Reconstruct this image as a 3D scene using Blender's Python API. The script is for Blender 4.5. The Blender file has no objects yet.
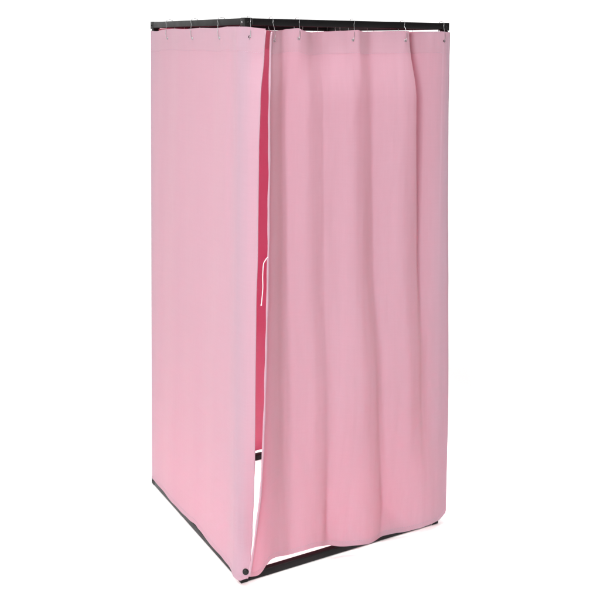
import bpy, bmesh, math, random
from mathutils import Vector, Matrix
random.seed(7)
R = math.radians
scene = bpy.context.scene
COL = scene.collection

# ------------------------------------------------------------------ camera
cam_d = bpy.data.cameras.new("camera")
cam = bpy.data.objects.new("camera", cam_d); COL.objects.link(cam)
cam.location = (-1.4272, -2.8676, 1.9119)
cam.rotation_euler = (1.4917, -0.0101, -0.5192)
cam_d.sensor_width = 36.0
cam_d.lens = 939.88 / 600 * 36
cam_d.shift_x = 1.7163 / 600
cam_d.shift_y = -181.1 / 600            # the product photo keeps its verticals straight
cam_d.clip_end = 500
scene.camera = cam

# ------------------------------------------------------------------ studio surround
W_BACK, W_FRONT, W_UP = 1.40, 0.06, 1.42
world = bpy.data.worlds.new("World"); scene.world = world
world.use_nodes = True
wn, wl = world.node_tree.nodes, world.node_tree.links
bg = wn["Background"]
tc = wn.new("ShaderNodeTexCoord")
dot = wn.new("ShaderNodeVectorMath"); dot.operation = 'DOT_PRODUCT'
dot.inputs[1].default_value = Vector((0.35, -0.94, -0.05)).normalized()   # the unlit side of the studio
wl.new(tc.outputs["Generated"], dot.inputs[0])
mr = wn.new("ShaderNodeMapRange"); mr.interpolation_type = 'SMOOTHSTEP'
mr.inputs[1].default_value = -0.15; mr.inputs[2].default_value = 0.42
mr.inputs[3].default_value = W_BACK; mr.inputs[4].default_value = W_FRONT
wl.new(dot.outputs["Value"], mr.inputs[0])
sep = wn.new("ShaderNodeSeparateXYZ"); wl.new(tc.outputs["Generated"], sep.inputs[0])
mu = wn.new("ShaderNodeMapRange"); mu.interpolation_type = 'SMOOTHSTEP'
mu.inputs[1].default_value = 0.35; mu.inputs[2].default_value = 0.95
mu.inputs[3].default_value = 0.0; mu.inputs[4].default_value = 1.0
wl.new(sep.outputs["Z"], mu.inputs[0])
mx = wn.new("ShaderNodeMix"); mx.data_type = 'FLOAT'
wl.new(mu.outputs[0], mx.inputs[0]); wl.new(mr.outputs[0], mx.inputs[2]); mx.inputs[3].default_value = W_UP
bg.inputs["Color"].default_value = (1.0, 0.995, 0.99, 1)
wl.new(mx.outputs[0], bg.inputs["Strength"])

def area(name, loc, target, size, power, spread=180, col=(1, 1, 1), size_y=None):
    d = bpy.data.lights.new(name, 'AREA'); d.energy = power; d.color = col
    d.shape = 'RECTANGLE'; d.size = size; d.size_y = size_y or size; d.spread = R(spread)
    o = bpy.data.objects.new(name, d); COL.objects.link(o); o.location = loc
    o.rotation_euler = (Vector(target) - Vector(loc)).to_track_quat('-Z', 'Y').to_euler()
    return o
area("key_softbox", (-3.0, -3.35, 2.0), (0.2, 0.1, 1.0), 1.2, 165, 150, (1, 0.985, 0.97), 2.2)
area("added_overhead_fill", (0.44, 0.44, 5.0), (0.44, 0.44, 0), 1.8, 17, 18)  # added lamp, put in to whiten the floor inside the booth

scene.view_settings.view_transform = 'Standard'
scene.view_settings.look = 'None'
scene.view_settings.exposure = 0.0
scene.view_settings.gamma = 1.0

# ------------------------------------------------------------------ materials
def mat(name):
    m = bpy.data.materials.new(name); m.use_nodes = True
    n, l = m.node_tree.nodes, m.node_tree.links
    return m, n, l, n["Principled BSDF"], n["Material Output"]

def fabric(name, refl, trans, mix):
    m, n, l, p, out = mat(name)
    uv = n.new("ShaderNodeUVMap"); uv.uv_map = "UVMap"
    def wave(axis, scale):
        w = n.new("ShaderNodeTexWave"); w.wave_type = 'BANDS'; w.bands_direction = axis
        w.inputs["Scale"].default_value = scale; w.inputs["Distortion"].default_value = 1.2
        w.inputs["Detail"].default_value = 2; w.inputs["Detail Scale"].default_value = 3
        l.new(uv.outputs[0], w.inputs["Vector"]); return w
    wx, wy = wave('X', 190), wave('Y', 190)
    ad = n.new("ShaderNodeMath"); ad.operation = 'ADD'
    l.new(wx.outputs["Fac"], ad.inputs[0]); l.new(wy.outputs["Fac"], ad.inputs[1])
    nz = n.new("ShaderNodeTexNoise"); nz.inputs["Scale"].default_value = 9; nz.inputs["Detail"].default_value = 6
    l.new(uv.outputs[0], nz.inputs["Vector"])
    # slubs: threads of slightly uneven weight, stretched along the warp
    mp = n.new("ShaderNodeMapping"); mp.inputs["Scale"].default_value = (140, 6, 1)
    l.new(uv.outputs[0], mp.inputs["Vector"])
    sl = n.new("ShaderNodeTexNoise"); sl.inputs["Scale"].default_value = 1.0; sl.inputs["Detail"].default_value = 3
    l.new(mp.outputs[0], sl.inputs["Vector"])
    mp2 = n.new("ShaderNodeMapping"); mp2.inputs["Scale"].default_value = (6, 140, 1)
    l.new(uv.outputs[0], mp2.inputs["Vector"])
    sl2 = n.new("ShaderNodeTexNoise"); sl2.inputs["Scale"].default_value = 1.0; sl2.inputs["Detail"].default_value = 3
    l.new(mp2.outputs[0], sl2.inputs["Vector"])
    av = n.new("ShaderNodeMath"); av.operation = 'ADD'
    l.new(sl.outputs["Fac"], av.inputs[0]); l.new(sl2.outputs["Fac"], av.inputs[1])
    rg = n.new("ShaderNodeMapRange"); rg.inputs[1].default_value = 0.6; rg.inputs[2].default_value = 1.4
    rg.inputs[3].default_value = 0.978; rg.inputs[4].default_value = 1.022
    l.new(av.outputs[0], rg.inputs[0])
    cm = n.new("ShaderNodeVectorMath"); cm.operation = 'SCALE'; cm.inputs[0].default_value = refl
    l.new(rg.outputs[0], cm.inputs["Scale"])
    bp = n.new("ShaderNodeBump"); bp.inputs["Strength"].default_value = 0.12; bp.inputs["Distance"].default_value = 0.0006
    l.new(ad.outputs[0], bp.inputs["Height"])
    bp2 = n.new("ShaderNodeBump"); bp2.inputs["Strength"].default_value = 0.10; bp2.inputs["Distance"].default_value = 0.01
    l.new(nz.outputs["Fac"], bp2.inputs["Height"]); l.new(bp.outputs[0], bp2.inputs["Normal"])
    l.new(cm.outputs[0], p.inputs["Base Color"]); p.inputs["Roughness"].default_value = 0.85
    p.inputs["Specular IOR Level"].default_value = 0.15
    p.inputs["Sheen Weight"].default_value = 0.25; p.inputs["Sheen Roughness"].default_value = 0.5
    l.new(bp2.outputs[0], p.inputs["Normal"])
    tr = n.new("ShaderNodeBsdfTranslucent"); tr.inputs["Color"].default_value = (*trans, 1)
    l.new(bp2.outputs[0], tr.inputs["Normal"])
    ms = n.new("ShaderNodeMixShader"); ms.inputs[0].default_value = mix
    l.new(p.outputs[0], ms.inputs[1]); l.new(tr.outputs[0], ms.inputs[2])
    l.new(ms.outputs[0], out.inputs["Surface"])
    return m

PINK = fabric("pink_polyester", (0.505, 0.368, 0.445), (0.68, 0.008, 0.08), 0.39)
HEM = fabric("hem_extra_translucent", (0.505, 0.368, 0.445), (0.95, 0.46, 0.58), 0.60)  # curtain cloth with added translucency, so the doubled hem shades the band less

def simple(name, col, rough, metal=0.0, spec=0.5, bump=0.0, scale=400):
    m, n, l, p, out = mat(name)
    p.inputs["Base Color"].default_value = (*col, 1); p.inputs["Roughness"].default_value = rough
    p.inputs["Metallic"].default_value = metal; p.inputs["Specular IOR Level"].default_value = spec
    t = n.new("ShaderNodeTexCoord")
    z = n.new("ShaderNodeTexNoise"); z.inputs["Scale"].default_value = scale; z.inputs["Detail"].default_value = 4
    l.new(t.outputs["Object"], z.inputs["Vector"])
    if bump:
        b = n.new("ShaderNodeBump"); b.inputs["Strength"].default_value = bump; b.inputs["Distance"].default_value = 0.0005
        l.new(z.outputs["Fac"], b.inputs["Height"]); l.new(b.outputs[0], p.inputs["Normal"])
    z2 = n.new("ShaderNodeTexNoise"); z2.inputs["Scale"].default_value = 14; z2.inputs["Detail"].default_value = 5
    l.new(t.outputs["Object"], z2.inputs["Vector"])
    r = n.new("ShaderNodeMapRange"); r.inputs[1].default_value = 0.3; r.inputs[2].default_value = 0.7
    r.inputs[3].default_value = max(0.02, rough - 0.06); r.inputs[4].default_value = min(1, rough + 0.06)
    l.new(z2.outputs["Fac"], r.inputs[0]); l.new(r.outputs[0], p.inputs["Roughness"])
    return m
BLACK = simple("black_powder_coat", (0.003, 0.0026, 0.003), 0.42, 0, 0.22, 0.25, 900)
PLASTIC = simple("black_plastic", (0.005, 0.005, 0.005), 0.45, 0, 0.25)
STEEL = simple("steel_wire", (0.36, 0.36, 0.37), 0.30, 1.0)
WHITE = simple("white_cord", (0.74, 0.60, 0.63), 0.9)
HOLE = simple("dark_eyelet", (0.05, 0.045, 0.05), 0.4, 0.8)
FLOOR = simple("white_studio_floor", (0.90, 0.90, 0.90), 0.75, 0, 0.2)

# ------------------------------------------------------------------ helpers
def link(name, bm, m, parent=None, smooth=False):
    me = bpy.data.meshes.new(name); bm.to_mesh(me); bm.free()
    o = bpy.data.objects.new(name, me); COL.objects.link(o)
    for mm in (m if isinstance(m, (list, tuple)) else [m]): me.materials.append(mm)
    if smooth:
        for f in me.polygons: f.use_smooth = True
    if parent:
        o.parent = parent; o.matrix_parent_inverse = Matrix.Translation(-parent.location)
    return o

def thing(name, label, cat, loc, group=None):
    o = bpy.data.objects.new(name, None); COL.objects.link(o); o.location = loc
    o.empty_display_size = 0.05
    o["label"] = label; o["category"] = cat
    if group: o["group"] = group
    return o

def bevel_box(lo, hi, bev=0.003, seg=3, bm=None):
    b = bmesh.new()
    bmesh.ops.create_cube(b, size=1)
    for v in b.verts:
        v.co = Vector([(lo[i] + hi[i]) / 2 + v.co[i] * (hi[i] - lo[i]) for i in range(3)])
    bmesh.ops.bevel(b, geom=b.edges[:], offset=bev, segments=seg, profile=0.5, affect='EDGES')
    return b

def tube(pts, rad, seg=10, closed=False):
    """a round wire swept along points"""
    b = bmesh.new(); n = len(pts); pts = [Vector(p) for p in pts]; rings = []
    up = None
    for i, p in enumerate(pts):
        if closed: t = pts[(i + 1) % n] - pts[i - 1]
        else: t = pts[min(i + 1, n - 1)] - pts[max(i - 1, 0)]
        t.normalize()
        if up is None:
            up = t.orthogonal().normalized()
        up = (up - t * up.dot(t)).normalized(); s = t.cross(up)
        rr = rad(i / (n - 1)) if callable(rad) else rad
        rings.append([b.verts.new(p + (up * math.cos(a) + s * math.sin(a)) * rr) for a in [2 * math.pi * k / seg for k in range(seg)]])
    for i in range(n if closed else n - 1):
        A, B = rings[i], rings[(i + 1) % n]
        for k in range(seg): b.faces.new((A[k], A[(k + 1) % seg], B[(k + 1) % seg], B[k]))
    if not closed:
        b.faces.new(rings[0][::-1]); b.faces.new(rings[-1])
    bmesh.ops.recalc_face_normals(b, faces=b.faces[:])
    return b

def catmull(P, n):
    P = [Vector(p) for p in P]; out = []
    Q = [P[0] * 2 - P[1]] + P + [P[-1] * 2 - P[-2]]
    for i in range(1, len(Q) - 2):
        a, b, c, d = Q[i - 1:i + 3]
        for k in range(n):
            t = k / n
            out.append(0.5 * ((2 * b) + (c - a) * t + (2 * a - 5 * b + 4 * c - d) * t * t + (3 * b - a - 3 * c + d) * t ** 3))
    out.append(P[-1]); return out

def lerp(T, x):
    """piecewise linear with eased corners on a sorted table of (x, y)"""
    if x <= T[0][0]: return T[0][1]
    for (a, ya), (b, yb) in zip(T, T[1:]):
        if x <= b:
            t = (x - a) / (b - a) if b > a else 1
            return ya + (yb - ya) * t
    return T[-1][1]
def lerps(T, x):
    if x <= T[0][0]: return T[0][1]
    for (a, ya), (b, yb) in zip(T, T[1:]):
        if x <= b:
            t = (x - a) / (b - a); t = t * t * (3 - 2 * t)
            return ya + (yb - ya) * t
    return T[-1][1]
def sstep(a, b, x):
    t = min(1, max(0, (x - a) / (b - a))); return t * t * (3 - 2 * t)

def hashn(x, y, s=0):
    """smooth value noise, -1..1"""
    def h(i, j):
        v = math.sin(i * 127.1 + j * 311.7 + s * 74.7) * 43758.5453; return 2 * (v - math.floor(v)) - 1
    i, j = math.floor(x), math.floor(y); u, v = x - i, y - j
    u, v = u * u * (3 - 2 * u), v * v * (3 - 2 * v)
    return (h(i, j) * (1 - u) + h(i + 1, j) * u) * (1 - v) + (h(i, j + 1) * (1 - u) + h(i + 1, j + 1) * u) * v

def sheet(fn, nu, nv, u0=0, u1=1, v0=0, v1=1, off=0.0):
    """cloth surface fn(u, v) -> point; UVs in metres; off moves it along its normal"""
    b = bmesh.new(); uvl = b.loops.layers.uv.new("UVMap")
    V = []
    for j in range(nv + 1):
        row = []
        v = v0 + (v1 - v0) * j / nv
        for i in range(nu + 1):
            u = u0 + (u1 - u0) * i / nu
            p = Vector(fn(u, v))
            if off:
                e = 0.002
                du = Vector(fn(min(1, u + e), v)) - Vector(fn(max(0, u - e), v))
                dv = Vector(fn(u, min(1, v + e))) - Vector(fn(u, max(0, v - e)))
                nn = du.cross(dv)
                if nn.length > 0: p = p + nn.normalized() * off
            row.append(b.verts.new(p))
        V.append(row)
    for j in range(nv):
        for i in range(nu):
            f = b.faces.new((V[j][i], V[j][i + 1], V[j + 1][i + 1], V[j + 1][i]))
            for lp, (a, c) in zip(f.loops, ((i, j), (i + 1, j), (i + 1, j + 1), (i, j + 1))):
                lp[uvl].uv = ((u0 + (u1 - u0) * a / nu) * 1.0, (v0 + (v1 - v0) * c / nv) * 2.0)
    return b

# ------------------------------------------------------------------ the setting
b = bmesh.new()
bmesh.ops.create_circle(b, cap_ends=True, radius=60, segments=96)
fl = link("floor", b, FLOOR); fl.location = (0.44, 0.44, 0); fl["kind"] = "structure"

# ------------------------------------------------------------------ frame
S, H, T = 0.880, 2.0, 0.026
frame = thing("booth_frame", "black square-tube metal frame of the changing booth, standing on the white floor", "frame", (S / 2, S / 2, 0))
C = 0.030      # corner connectors, a touch proud of the tubes
for z0 in (0.0, H - T):
    nm = "bottom_rail" if z0 == 0 else "top_rail"
    zl, zh = (0.001, T) if z0 == 0 else (H - T, H - 0.0005)
    link(nm, bevel_box((C, 0, zl), (S - C, T, zh)), BLACK, frame, True)
    link(nm, bevel_box((C, S - T, zl), (S - C, S, zh)), BLACK, frame, True)
    link(nm, bevel_box((0, C, zl), (T, S - C, zh)), BLACK, frame, True)
    link(nm, bevel_box((S - T, C, zl), (S, S - C, zh)), BLACK, frame, True)
e = 0.0008
for x in (0, 1):
    for y in (0, 1):
        ax, ay = (-e, C) if x == 0 else (S - C, S + e), (-e, C) if y == 0 else (S - C, S + e)
        for z0 in (0, 1):
            az = (0.0, C) if z0 == 0 else (H - C, H + e)
            cc = link("corner_connector", bevel_box((ax[0], ay[0], az[0]), (ax[1], ay[1], az[1]), 0.0025), PLASTIC, frame, True)
            # bolt heads on the two outer faces
            zc = (az[0] + az[1]) / 2
            for dirx in (0, 1):
                bb = bmesh.new()
                bmesh.ops.create_cone(bb, cap_ends=True, radius1=0.0042, radius2=0.0034, depth=0.003, segments=18)
                bmesh.ops.bevel(bb, geom=bb.edges[:], offset=0.0006, segments=2, affect='EDGES')
                cx, cy = (ax[0] + ax[1]) / 2, (ay[0] + ay[1]) / 2
                if dirx:
                    px = ax[0] - 0.001 if x == 0 else ax[1] + 0.001
                    M = Matrix.Translation((px, cy, zc)) @ Matrix.Rotation(R(-90 if x == 0 else 90), 4, 'Y')
                else:
                    py = ay[0] - 0.001 if y == 0 else ay[1] + 0.001
                    M = Matrix.Translation((cx, py, zc)) @ Matrix.Rotation(R(90 if y == 0 else -90), 4, 'X')
                bmesh.ops.transform(bb, matrix=M, verts=bb.verts[:])
                steel_bolt = dirx and x == 0 and y == 0  # left-face bolts at the front corner are steel, all others black
                bo = link("bolt", bb, STEEL if steel_bolt else BLACK, None, True)
                bo.parent = cc; bo.matrix_parent_inverse = (cc.matrix_parent_inverse @ Matrix.Identity(4)).copy()
                bo.matrix_parent_inverse = Matrix.Identity(4)
        link("post", bevel_box((ax[0] + 0.003, ay[0] + 0.003, C), (ax[1] - 0.003, ay[1] - 0.003, H - C)), BLACK, frame, True)

# ------------------------------------------------------------------ curtains
def grommet(center, normal, parent, dark=False):
    g = bmesh.new(); nrm = Vector(normal).normalized()
    q = nrm.to_track_quat('Z', 'Y').to_matrix().to_4x4()
    ro, ri = 0.0048, 0.0026; prof = [(ri, -.0005), (ri, .0012), ((ro + ri) / 2, .0019), (ro, .0012), (ro, -.0005)]
    segs = 20; V = [[g.verts.new((r_ * math.cos(2 * math.pi * k / segs), r_ * math.sin(2 * math.pi * k / segs), z_)) for k in range(segs)] for r_, z_ in prof]
    for a in range(len(prof) - 1):
        for k in range(segs): g.faces.new((V[a][k], V[a][(k + 1) % segs], V[a + 1][(k + 1) % segs], V[a + 1][k]))
    bmesh.ops.recalc_face_normals(g, faces=g.faces[:])
    bmesh.ops.transform(g, matrix=Matrix.Translation(center) @ q, verts=g.verts[:])
    return link("grommet", g, HOLE if dark else STEEL, parent, True)

# ---- front curtain: slopes read along x at a few heights, integrated into folds
SLOPES = {
    1.96: [(.085, .35), (.13, .30), (.155, -.1), (.19, -.35), (.225, .10), (.25, .35), (.285, .05), (.33, -.15), (.40, -.10), (.44, -.25), (.46, .2), (.50, .22), (.535, -.2), (.64, -.12), (.668, .1), (.678, 1.5), (.692, 1.5), (.70, -.35), (.76, -.2), (.86, -.05), (.90, .1)],
    1.70: [(.085, 0.80), (.125, 0.95), (.150, .25), (.175, -.22), (.22, -.15), (.25, .10), (.30, .18), (.312, -.04), (.40, -.10), (.45, .22), (.50, .30), (.53, -.10), (.60, -.16), (.66, .05), (.690, .25), (.700, 1.5), (.714, 1.3), (.732, .1), (.77, -.20), (.83, .0), (.90, .15)],
    1.15: [(.085, 0.80), (.130, 0.95), (.158, .25), (.185, -.20), (.215, -.22), (.25, .12), (.31, .16), (.322, -.05), (.40, -.15), (.46, .15), (.50, .42), (.525, .32), (.545, -.12), (.62, -.18), (.67, .12), (.718, .25), (.732, .9), (.746, .7), (.765, -.1), (.83, -.12), (.90, .1)],
    0.60: [(.075, .85), (.12, .8), (.165, .20), (.20, -.20), (.25, -.20), (.29, .12), (.32, .18), (.335, .0), (.37, -.28), (.44, -.12), (.50, .2), (.545, .45), (.566, .2), (.59, -.22), (.66, -.12), (.72, .18), (.752, .45), (.775, .2), (.81, -.1), (.90, .05)],
    0.05: [(.045, .25), (.09, .45), (.15, .25), (.21, -.12), (.28, .05), (.33, .35), (.349, .50), (.365, -.25), (.45, -.25), (.52, .05), (.575, .40), (.605, .55), (.625, -.2), (.70, -.25), (.80, .0), (.85, .1), (.91, .15)],
}
ZK = sorted(SLOPES)
def prof_table(z):
    """slope table sampled at this height, integrated"""
    return z
NX = 400; X0, X1 = 0.02, 0.93
INTEG = {}
for zk in ZK:
    ys, y, dx = [], 0.0, (X1 - X0) / NX
    for i in range(NX + 1):
        ys.append(y); y += dx * 1.75 * lerps(SLOPES[zk], X0 + dx * i)
    # remove the trend between the two ends so that the cloth stays on the rail
    ia, ib = int((.20 - X0) / dx), int((.86 - X0) / dx)
    ya, yb = ys[ia], ys[ib]
    ys = [v - (ya + (yb - ya) * (i - ia) / (ib - ia)) for i, v in enumerate(ys)]
    m_ = sum(ys[ia:ib]) / (ib - ia)
    INTEG[zk] = [v - 0 * m_ for v in ys]
# a drifting fold is followed by sliding x between the key heights
TRACK = [  # feature x at the key heights 0.05, .60, 1.15, 1.70, 1.96
    (.02, .02, .02, .02, .02), (.21, .20, .185, .175, .19), (.349, .328, .318, .306, .29), (.605, .545, .512, .490, .48), (.80, .76, .738, .706, .685), (.93, .93, .93, .93, .93)]
def warp(z):
    zz = min(max(z, ZK[0]), ZK[-1])
    for k in range(len(ZK) - 1):
        if zz <= ZK[k + 1] + 1e-9: break
    t = (zz - ZK[k]) / (ZK[k + 1] - ZK[k]); t = t * t * (3 - 2 * t)
    return k, t
def fold_y(x, z):
    k, t = warp(z)
    cur = [(f[k] * (1 - t) + f[k + 1] * t) for f in TRACK]
    def at(kk):
        tab = [(c, f[kk]) for c, f in zip(cur, TRACK)]
        xs = lerp(tab, x); q = (xs - X0) / (X1 - X0) * NX
        q = min(max(q, 0), NX - 1e-6); i = int(q); fr = q - i
        Y = INTEG[ZK[kk]]; return Y[i] * (1 - fr) + Y[i + 1] * fr
    return at(k) * (1 - t) + at(k + 1) * t

HEM_F = [(.020, .030), (.041, .026), (.052, .0235), (.060, .030), (.070, .048), (.080, .062), (.095, .071), (.125, .073), (.187, .066), (.27, .065), (.32, .064), (.356, .061), (.39, .047), (.432, .032), (.48, .021), (.521, .016), (.555, .022), (.60, .033), (.64, .030), (.678, .025), (.72, .018), (.749, .016), (.80, .019), (.86, .022), (.885, .032), (.90, .045), (.93, .072), (1.0, .078)]
def hem_f(x):
    return sum(lerp(HEM_F, x + d) for d in (-.010, -.005, 0, .005, .010)) / 5
TOP_F = [(.085, 1.959), (.108, 1.958), (.14, 1.961), (.167, 1.965), (.2024, 1.968), (.222, 1.961), (.245, 1.956), (.267, 1.955), (.329, 1.959), (.39, 1.962), (.4475, 1.966), (.462, 1.963), (.482, 1.960), (.544, 1.963), (.60, 1.965), (.645, 1.966), (.67, 1.965), (.69, 1.962), (.76, 1.965), (.833, 1.967), (.88, 1.964), (1, 1.962)]
EDGE_F = [(.027, .022), (.06, .0260), (.1433, .037), (.2324, .048), (.3393, .061), (.4835, .0695), (.6636, .0758), (.8788, .080), (1.092, .0838), (1.1769, .0835), (1.25, .0862), (1.3736, .0850), (1.47, .0875), (1.6516, .0852), (1.8577, .0873), (1.93, .090), (1.96, .0935)]
def front(u, v):
    """u 0..1 left edge to right wrap, v 0..1 hem to top"""
    uc = 0.93
    def plan(z):
        xe = lerps(EDGE_F, z)
        return xe
    # a first guess of z to find x, then the exact one
    z = v * 1.96
    for _ in range(2):
        xe = lerp(EDGE_F, z)
        xr = 0.8825 + 0.030 * (1 - sstep(0.0, 1.9, z))           # cloth hangs further out towards the hem
        if u <= uc: x = xe + (xr - 0.012 - xe) * (u / uc); w = 0
        else:
            w = (u - uc) / (1 - uc)
        xs = x if u <= uc else xr
        zb = hem_f(xs if u <= uc else .90 + .1 * w); zt = lerps(TOP_F, min(xs, 1))
        z = zb + (zt - zb) * v
    base = -0.010 - 0.016 * (1 - sstep(0.0, 1.7, z))
    if u <= uc:
        y = base + fold_y(x, z)
        # keep in front of the bottom rail, and outside the posts
        lim = -0.007 + 0.070 * sstep(0.03, 0.30, z) * sstep(.03, .10, x) * (1 - sstep(.80, .85, x))
        d = y - lim
        if d > -0.008: y = lim - 0.008 * math.exp(-(d + .008) / .008)
        edge = math.exp(-((x - xe) / 0.010) ** 2)
        y -= 0.004 * edge
    else:
        a = w * math.pi * 0.5; k = min(1, w * 1.6)
        yb = base + fold_y(xr - .012, z)
        lim = -0.007; d = yb - lim
        if d > -0.008: yb = lim - 0.008 * math.exp(-(d + .008) / .008)
        if w < 0.35:
            th = w / 0.35 * math.pi / 2
            x = xr - .012 + .012 * math.sin(th); y = yb + .012 * (1 - math.cos(th))
        else:
            x = xr + 0.002 * math.sin((w - .35) * 5); y = yb + .012 + (w - .35) / .65 * 0.055
    # the outline was read off on the plane y = -0.02: carry it along to where the cloth hangs
    z += -0.66 * (y + .02) * (1 - v) ** 4
    if u <= uc: x += 0.51 * (y + .02) * math.exp(-((x - xe) / .07) ** 2)
    if u <= uc:                                             # small irregular pleats between the large folds
        q = sstep(.10, .15, x) * (1 - .4 * v)
        y += q * (0.0022 * hashn(x * 27 + .8 * z, z * 0.9, 11) + 0.0005 * hashn(x * 58 - z, z * 1.7, 12))
    y += 0.0009 * hashn(x * 26, z * 7, 3) + 0.0005 * hashn(x * 60, z * 22, 5)
    # small gathers that hang from every ring
    for rx in (.109, .205, .4305, .652, .847):
        d = (x - rx)
        y += -0.003 * math.exp(-(d / .022) ** 2) * math.exp(-(1.965 - z) / .10)
    return (x, y, z)

THREAD = simple("pink_thread", (0.50, 0.28, 0.36), 0.8)
def stitches(fn, path, out, parent):
    """a dashed seam along a list of (u, v)"""
    b = bmesh.new()
    for (ua, va), (ub, vb) in path:
        a, c = Vector(fn(ua, va)) + Vector(out), Vector(fn(ub, vb)) + Vector(out)
        t = tube([a, (a + c) / 2 + Vector(out) * .3, c], 0.0005, 5)
        me = bpy.data.meshes.new("tmp"); t.to_mesh(me); t.free(); b.from_mesh(me); bpy.data.meshes.remove(me)
    return link("stitching", b, THREAD, parent, True)
def dashes(n, fixed, along_u=True, a=0.003, c=0.997):
    L = []
    for i in range(n):
        p, q = a + (c - a) * i / n, a + (c - a) * (i + .62) / n
        L.append(((p, fixed), (q, fixed)) if along_u else ((fixed, p), (fixed, q)))
    return L
fc = thing("curtain", "pink front curtain hanging in soft folds, its left edge drawn open beside the dark slot", "curtain", (S / 2, -0.01, 0), "pink curtains of the changing booth")
link("panel", sheet(front, 420, 190), PINK, fc, True)
link("top_hem", sheet(front, 420, 8, v0=0.958, v1=0.9985, off=-0.0014), HEM, fc, True)
link("bottom_hem", sheet(front, 420, 4, v0=0.0006, v1=0.010, off=-0.0012), HEM, fc, True)
edge = []
for i in range(140):
    p = Vector(front(0.0, 0.003 + 0.994 * i / 139)); z = p.z
    edge.append(p + Vector((0.001, -0.001 + 0.0006 * hashn(z * 20, 3), 0)))
link("side_hem", tube(edge, lambda t: 0.0038 + 0.0010 * math.sin(t * 70) * math.sin(t * 23), 10), PINK, fc, True)
def eye_y(x):
    return front(min((abs(front(k / 900, 0.9815)[0] - x), k / 900) for k in range(840))[1], 0.9815)[1]
for u_ in (.106, .2055, .4305, .652, .847):
    # find u for this x at the grommet height
    best = min((abs(front(k / 900, 0.9815)[0] - u_), k / 900) for k in range(840))[1]
    p = Vector(front(best, 0.9815))
    grommet(p + Vector((0, -0.0008, 0)), (0, -1, 0), fc, u_ > .8)
stitches(front, dashes(130, .9585), (0, -.0004, 0), fc)
stitches(front, dashes(130, .0095), (0, -.0004, 0), fc)
ce = Vector(front(0.0, min((abs(front(0.0, k / 600)[2] - 1.194), k / 600) for k in range(601))[1]))
cord = catmull([ce + Vector(d) for d in ((.002, .002, 0), (-.004, -.005, .002), (-.012, -.006, -.006), (-.0185, -.005, -.020), (-.0205, -.004, -.06), (-.0198, -.004, -.10), (-.0225, -.004, -.135), (-.0255, -.004, -.160))], 8)
cd = link("tie_cord", tube(cord, lambda t: 0.0016 + (0.0009 if t > .97 else 0), 8), WHITE, fc, True)
cd["label"] = "short white tie cord at the curtain edge"

# ---- left curtain: runs along the left side and turns round the front corner
EDGE_L = [(.03, .017), (.055, .0235), (.20, .032), (.345, .0365), (.49, .040), (.67, .0402), (1.03, .0415), (1.2, .046), (1.55, .0473), (1.72, .0518), (1.89, .0655), (1.963, .071)]
HEM_L = [(0, .030), (.05, .030), (.22, .037), (.30, .036), (.375, .032), (.46, .037), (.53, .046), (.565, .041), (.66, .039), (.775, .040), (.86, .033), (.93, .018), (.96, .016), (1, .030)]
TOP_L = [(0, 1.962), (.07, 1.960), (.16, 1.966), (.27, 1.969), (.40, 1.966), (.55, 1.969), (.68, 1.967), (.80, 1.971), (.92, 1.970), (1, 1.964)]
def left(u, v):
    zb, zt = lerps(HEM_L, u), lerps(TOP_L, u); z = zb + (zt - zb) * v
    xe = lerps(EDGE_L, z); out = 0.004 * (1 - sstep(0, 1.8, z))
    P = [(-.0055, .863), (-.0065 - out, .60), (-.0070 - out, .30), (-.0085 - out, .09), (-.0135 - out, .022)]
    ye = -.028 - .040 * sstep(.15, .6, z) * (1 - .5 * sstep(1.6, 1.95, z)); ex = xe + .51 * (ye + .02)
    P += [((P[-1][0] + ex) / 2 - .005, (P[-1][1] + ye) / 2 - .004), (ex, ye)]
    L = [0.0]
    for a, c in zip(P, P[1:]): L.append(L[-1] + math.hypot(c[0] - a[0], c[1] - a[1]))
    s = u * L[-1]
    for k in range(len(P) - 1):
        if s <= L[k + 1] + 1e-9: break
    t = (s - L[k]) / (L[k + 1] - L[k])
    Q = [(2 * P[0][0] - P[1][0], 2 * P[0][1] - P[1][1])] + P + [(2 * P[-1][0] - P[-2][0], 2 * P[-1][1] - P[-2][1])]
    a, b_, c, d = Q[k:k + 4]
    def cr(i): return 0.5 * (2 * b_[i] + (c[i] - a[i]) * t + (2 * a[i] - 5 * b_[i] + 4 * c[i] - d[i]) * t * t + (3 * b_[i] - a[i] - 3 * c[i] + d[i]) * t ** 3)
    x, y = cr(0), cr(1)
    amp = sstep(0.02, .12, u) * (1 - sstep(.78, .9, u))
    x -= amp * (0.0010 * hashn(y * 6, z * 5, 21) + 0.0004 * hashn(y * 15, z * 14, 22) + 0.0022 + 0.0022 * math.sin(y * 13 + .6 * z) + 0.0014 * math.sin(y * 31 + 1.3 * z + 1) + .0012 * hashn(y * 18, z * 3, 9))
    for ry in (.667, .415, .172):
        x -= 0.002 * math.exp(-((y - ry) / .02) ** 2) * math.exp(-(1.965 - z) / .09)
    return (x, y, z)
lc = thing("curtain", "flat pale pink left curtain with a black snap button at its lower front corner", "curtain", (-0.01, S / 2, 0), "pink curtains of the changing booth")
link("panel", sheet(left, 300, 160), PINK, lc, True)
link("top_hem", sheet(left, 300, 8, v0=0.957, v1=0.9985, off=-0.0014), HEM, lc, True)
link("bottom_hem", sheet(left, 300, 4, v0=0.0006, v1=0.010, off=-0.0012), HEM, lc, True)
edge = [Vector(left(1.0, 0.003 + 0.994 * i / 119)) for i in range(120)]
link("side_hem", tube(edge, 0.0022, 8), PINK, lc, True)
for yy, dark in ((.667, 0), (.415, 0), (.172, 0)):
    k = min((abs(left(q / 900, .981)[1] - yy), q / 900) for q in range(760))[1]
    grommet(Vector(left(k, .981)) + Vector((-.0008, 0, 0)), (-1, 0, 0), lc)
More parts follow.
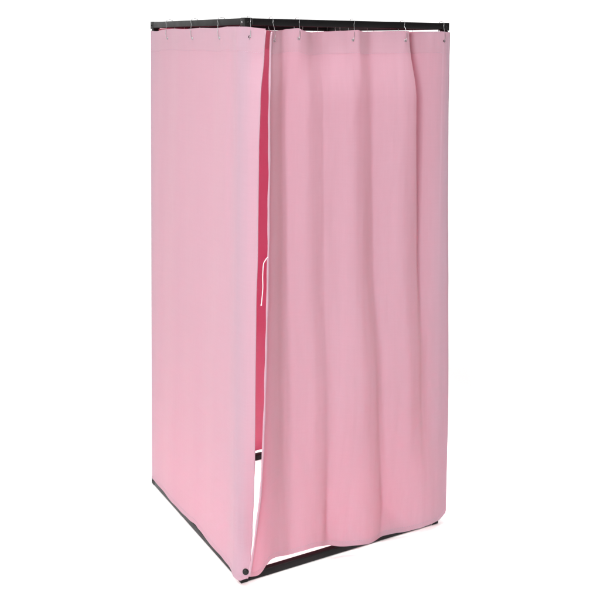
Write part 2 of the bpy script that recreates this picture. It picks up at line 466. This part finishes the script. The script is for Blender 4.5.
k = min((abs(left(q / 900, .983)[0] - .0125), q / 900) for q in range(830, 901))[1]
GF = Vector(left(k, .983)); grommet(GF + Vector((0, -.0008, 0)), (-.2, -1, 0), lc, True)
stitches(left, dashes(130, .9575), (-.0004, -.0001, 0), lc)
stitches(left, dashes(130, .0095), (-.0004, -.0001, 0), lc)
# snap button
k = min((abs(left(q / 900, .014)[0] - .0085), q / 900) for q in range(830, 901))[1]
p = Vector(left(k, .014)); bb = bmesh.new()
pr = [(.0, .0062), (.006, .0060), (.0096, .0048), (.0112, .0026), (.0112, -.001)]
segs = 28; top = bb.verts.new((0, 0, .0062)); V = [[bb.verts.new((r_ * math.cos(2 * math.pi * q / segs), r_ * math.sin(2 * math.pi * q / segs), z_)) for q in range(segs)] for r_, z_ in pr[1:]]
for q in range(segs): bb.faces.new((top, V[0][q], V[0][(q + 1) % segs]))
for a in range(len(V) - 1):
    for q in range(segs): bb.faces.new((V[a][q], V[a + 1][q], V[a + 1][(q + 1) % segs], V[a][(q + 1) % segs]))
bmesh.ops.recalc_face_normals(bb, faces=bb.faces[:])
bmesh.ops.transform(bb, matrix=Matrix.Translation(p) @ Vector((-.45, -1, .1)).to_track_quat('Z', 'Y').to_matrix().to_4x4(), verts=bb.verts[:])
link("snap_button", bb, PLASTIC, lc, True)

# ---- back and right curtains
def back(u, v):
    x = 0.030 + (S - 0.045) * u
    z = 0.029 + 0.002 * math.sin(u * 14) + (1.9728 - .018 * sstep(.74, .92, u) - 0.029) * v
    y = S + 0.010 + 0.010 * math.sin(u * 21 + .4 * v) * (0.5 + .5 * (1 - v)) + 0.004 * math.sin(u * 47 + v)
    return (x, y, z)
def right(u, v):
    y = 0.075 + (S - 0.075 + 0.012) * u
    z = 0.030 + 0.004 * math.sin(u * 17) + (1.960 + .003 * math.sin(u * 25) - 0.030) * v
    x = S + 0.006 + 0.004 * math.sin(u * 23 + .5 * v) * (1 - .4 * v) + .004 * (1 - v)
    return (x, y, z)
bc = thing("curtain", "back curtain seen deep crimson through the open slot, hanging above the rear bottom rail", "curtain", (S / 2, S, 0), "pink curtains of the changing booth")
link("panel", sheet(back, 160, 40), PINK, bc, True)
link("top_hem", sheet(back, 160, 4, v0=0.957, v1=0.9985, off=0.0014), HEM, bc, True)
rc = thing("curtain", "right-hand curtain tucked behind the right edge of the folded front curtain", "curtain", (S, S / 2, 0), "pink curtains of the changing booth")
link("panel", sheet(right, 160, 40), PINK, rc, True)
link("top_hem", sheet(right, 160, 4, v0=0.957, v1=0.9985, off=-0.0014), HEM, rc, True)

# ------------------------------------------------------------------ wire rings over the rails
def ring(along, side, pos, drop_pos, de, label, tilt=0.0):
    """wire hook: over the tube, down its outer face, through the eyelet and back up behind"""
    # local frame: o = outward, t = along the rail
    g = 0.0035
    prof = [(-g, H - 0.016), (-g * .9, H - .003), (0.004, H + 0.0042), (T / 2, H + 0.0058), (T - .004, H + .0042), (T + g * .9, H - .003), (T + g, H - .018), (T + g * .3, H - T - .006), (T * .55, H - T - .020), (.010, H - T - .030), (max(de + .010, .006), H - .056), (de + .006, H - .0695), (de - .001, H - .0725), (de - .005, H - .067), (de - .0055, H - .056), (de * .9 - .004, H - .044), (min(-.0045, de * .55 - .003), H - .030)]
    n = len(prof); pts = []
    for i, (d, z) in enumerate(prof):
        low = min(1, max(0, (H - .004 - z) / .062))     # slide along the rail towards the eyelet
        pts.append((d, z, pos + (drop_pos - pos) * low + tilt * (i / n - .5) * .012))
    P = []
    for d, z, s in pts:
        if side == 'front': P.append((s, d, z))
        elif side == 'left': P.append((d, s, z))
        elif side == 'back': P.append((s, S - d, z))
        else: P.append((S - d, s, z))
    Q = catmull(P + [P[0]], 6)[:-1]
    o = link("curtain_ring", tube(Q, 0.0009, 8, True), STEEL, None, True)
    c = sum((Vector(q) for q in Q), Vector()) / len(Q)
    me = o.data
    for vv in me.vertices: vv.co -= c
    o.location = c
    o["label"] = label; o["category"] = "curtain ring"; o["group"] = "wire rings holding the curtains"
    return o
ring(0, 'left', .700, .667, -.0095, "wire ring on the left rail, the farthest from the front corner")
ring(0, 'left', .448, .415, -.0095, "wire ring on the left rail, middle of the three there")
ring(0, 'left', .209, .172, -.0095, "wire ring on the left rail, nearest the silver bolt")
ring(0, 'front', .0235, .0125, GF.y, "wire ring beside the front corner, holding the flap of the left curtain")
ring(0, 'front', .109, .106, eye_y(.106), "wire ring on the front rail at the open edge of the front curtain")
ring(0, 'front', .214, .2055, eye_y(.2055), "wire ring on the front rail, second along the folded front curtain")
ring(0, 'front', .443, .4305, eye_y(.4305), "wire ring at the middle of the front rail")
ring(0, 'front', .667, .652, eye_y(.652), "wire ring on the front rail just left of the sharp crease")
ring(0, 'front', .852, .847, eye_y(.847), "wire ring on the front rail at its right end cap")
for s, lb in ((.14, "far left"), (.40, "middle"), (.72, "second from right"), (.80, "nearest the rear corner post")):
    ring(0, 'back', s, s, -.004, "wire ring on the rear rail behind the curtains, " + lb)
for s, lb in ((.78, "nearest the rear corner post"), (.74, "second from the rear corner"), (.52, "middle"), (.24, "nearest the right end cap")):
    ring(0, 'right', s, s, -.004, "wire ring on the right rail behind the front curtain, " + lb)
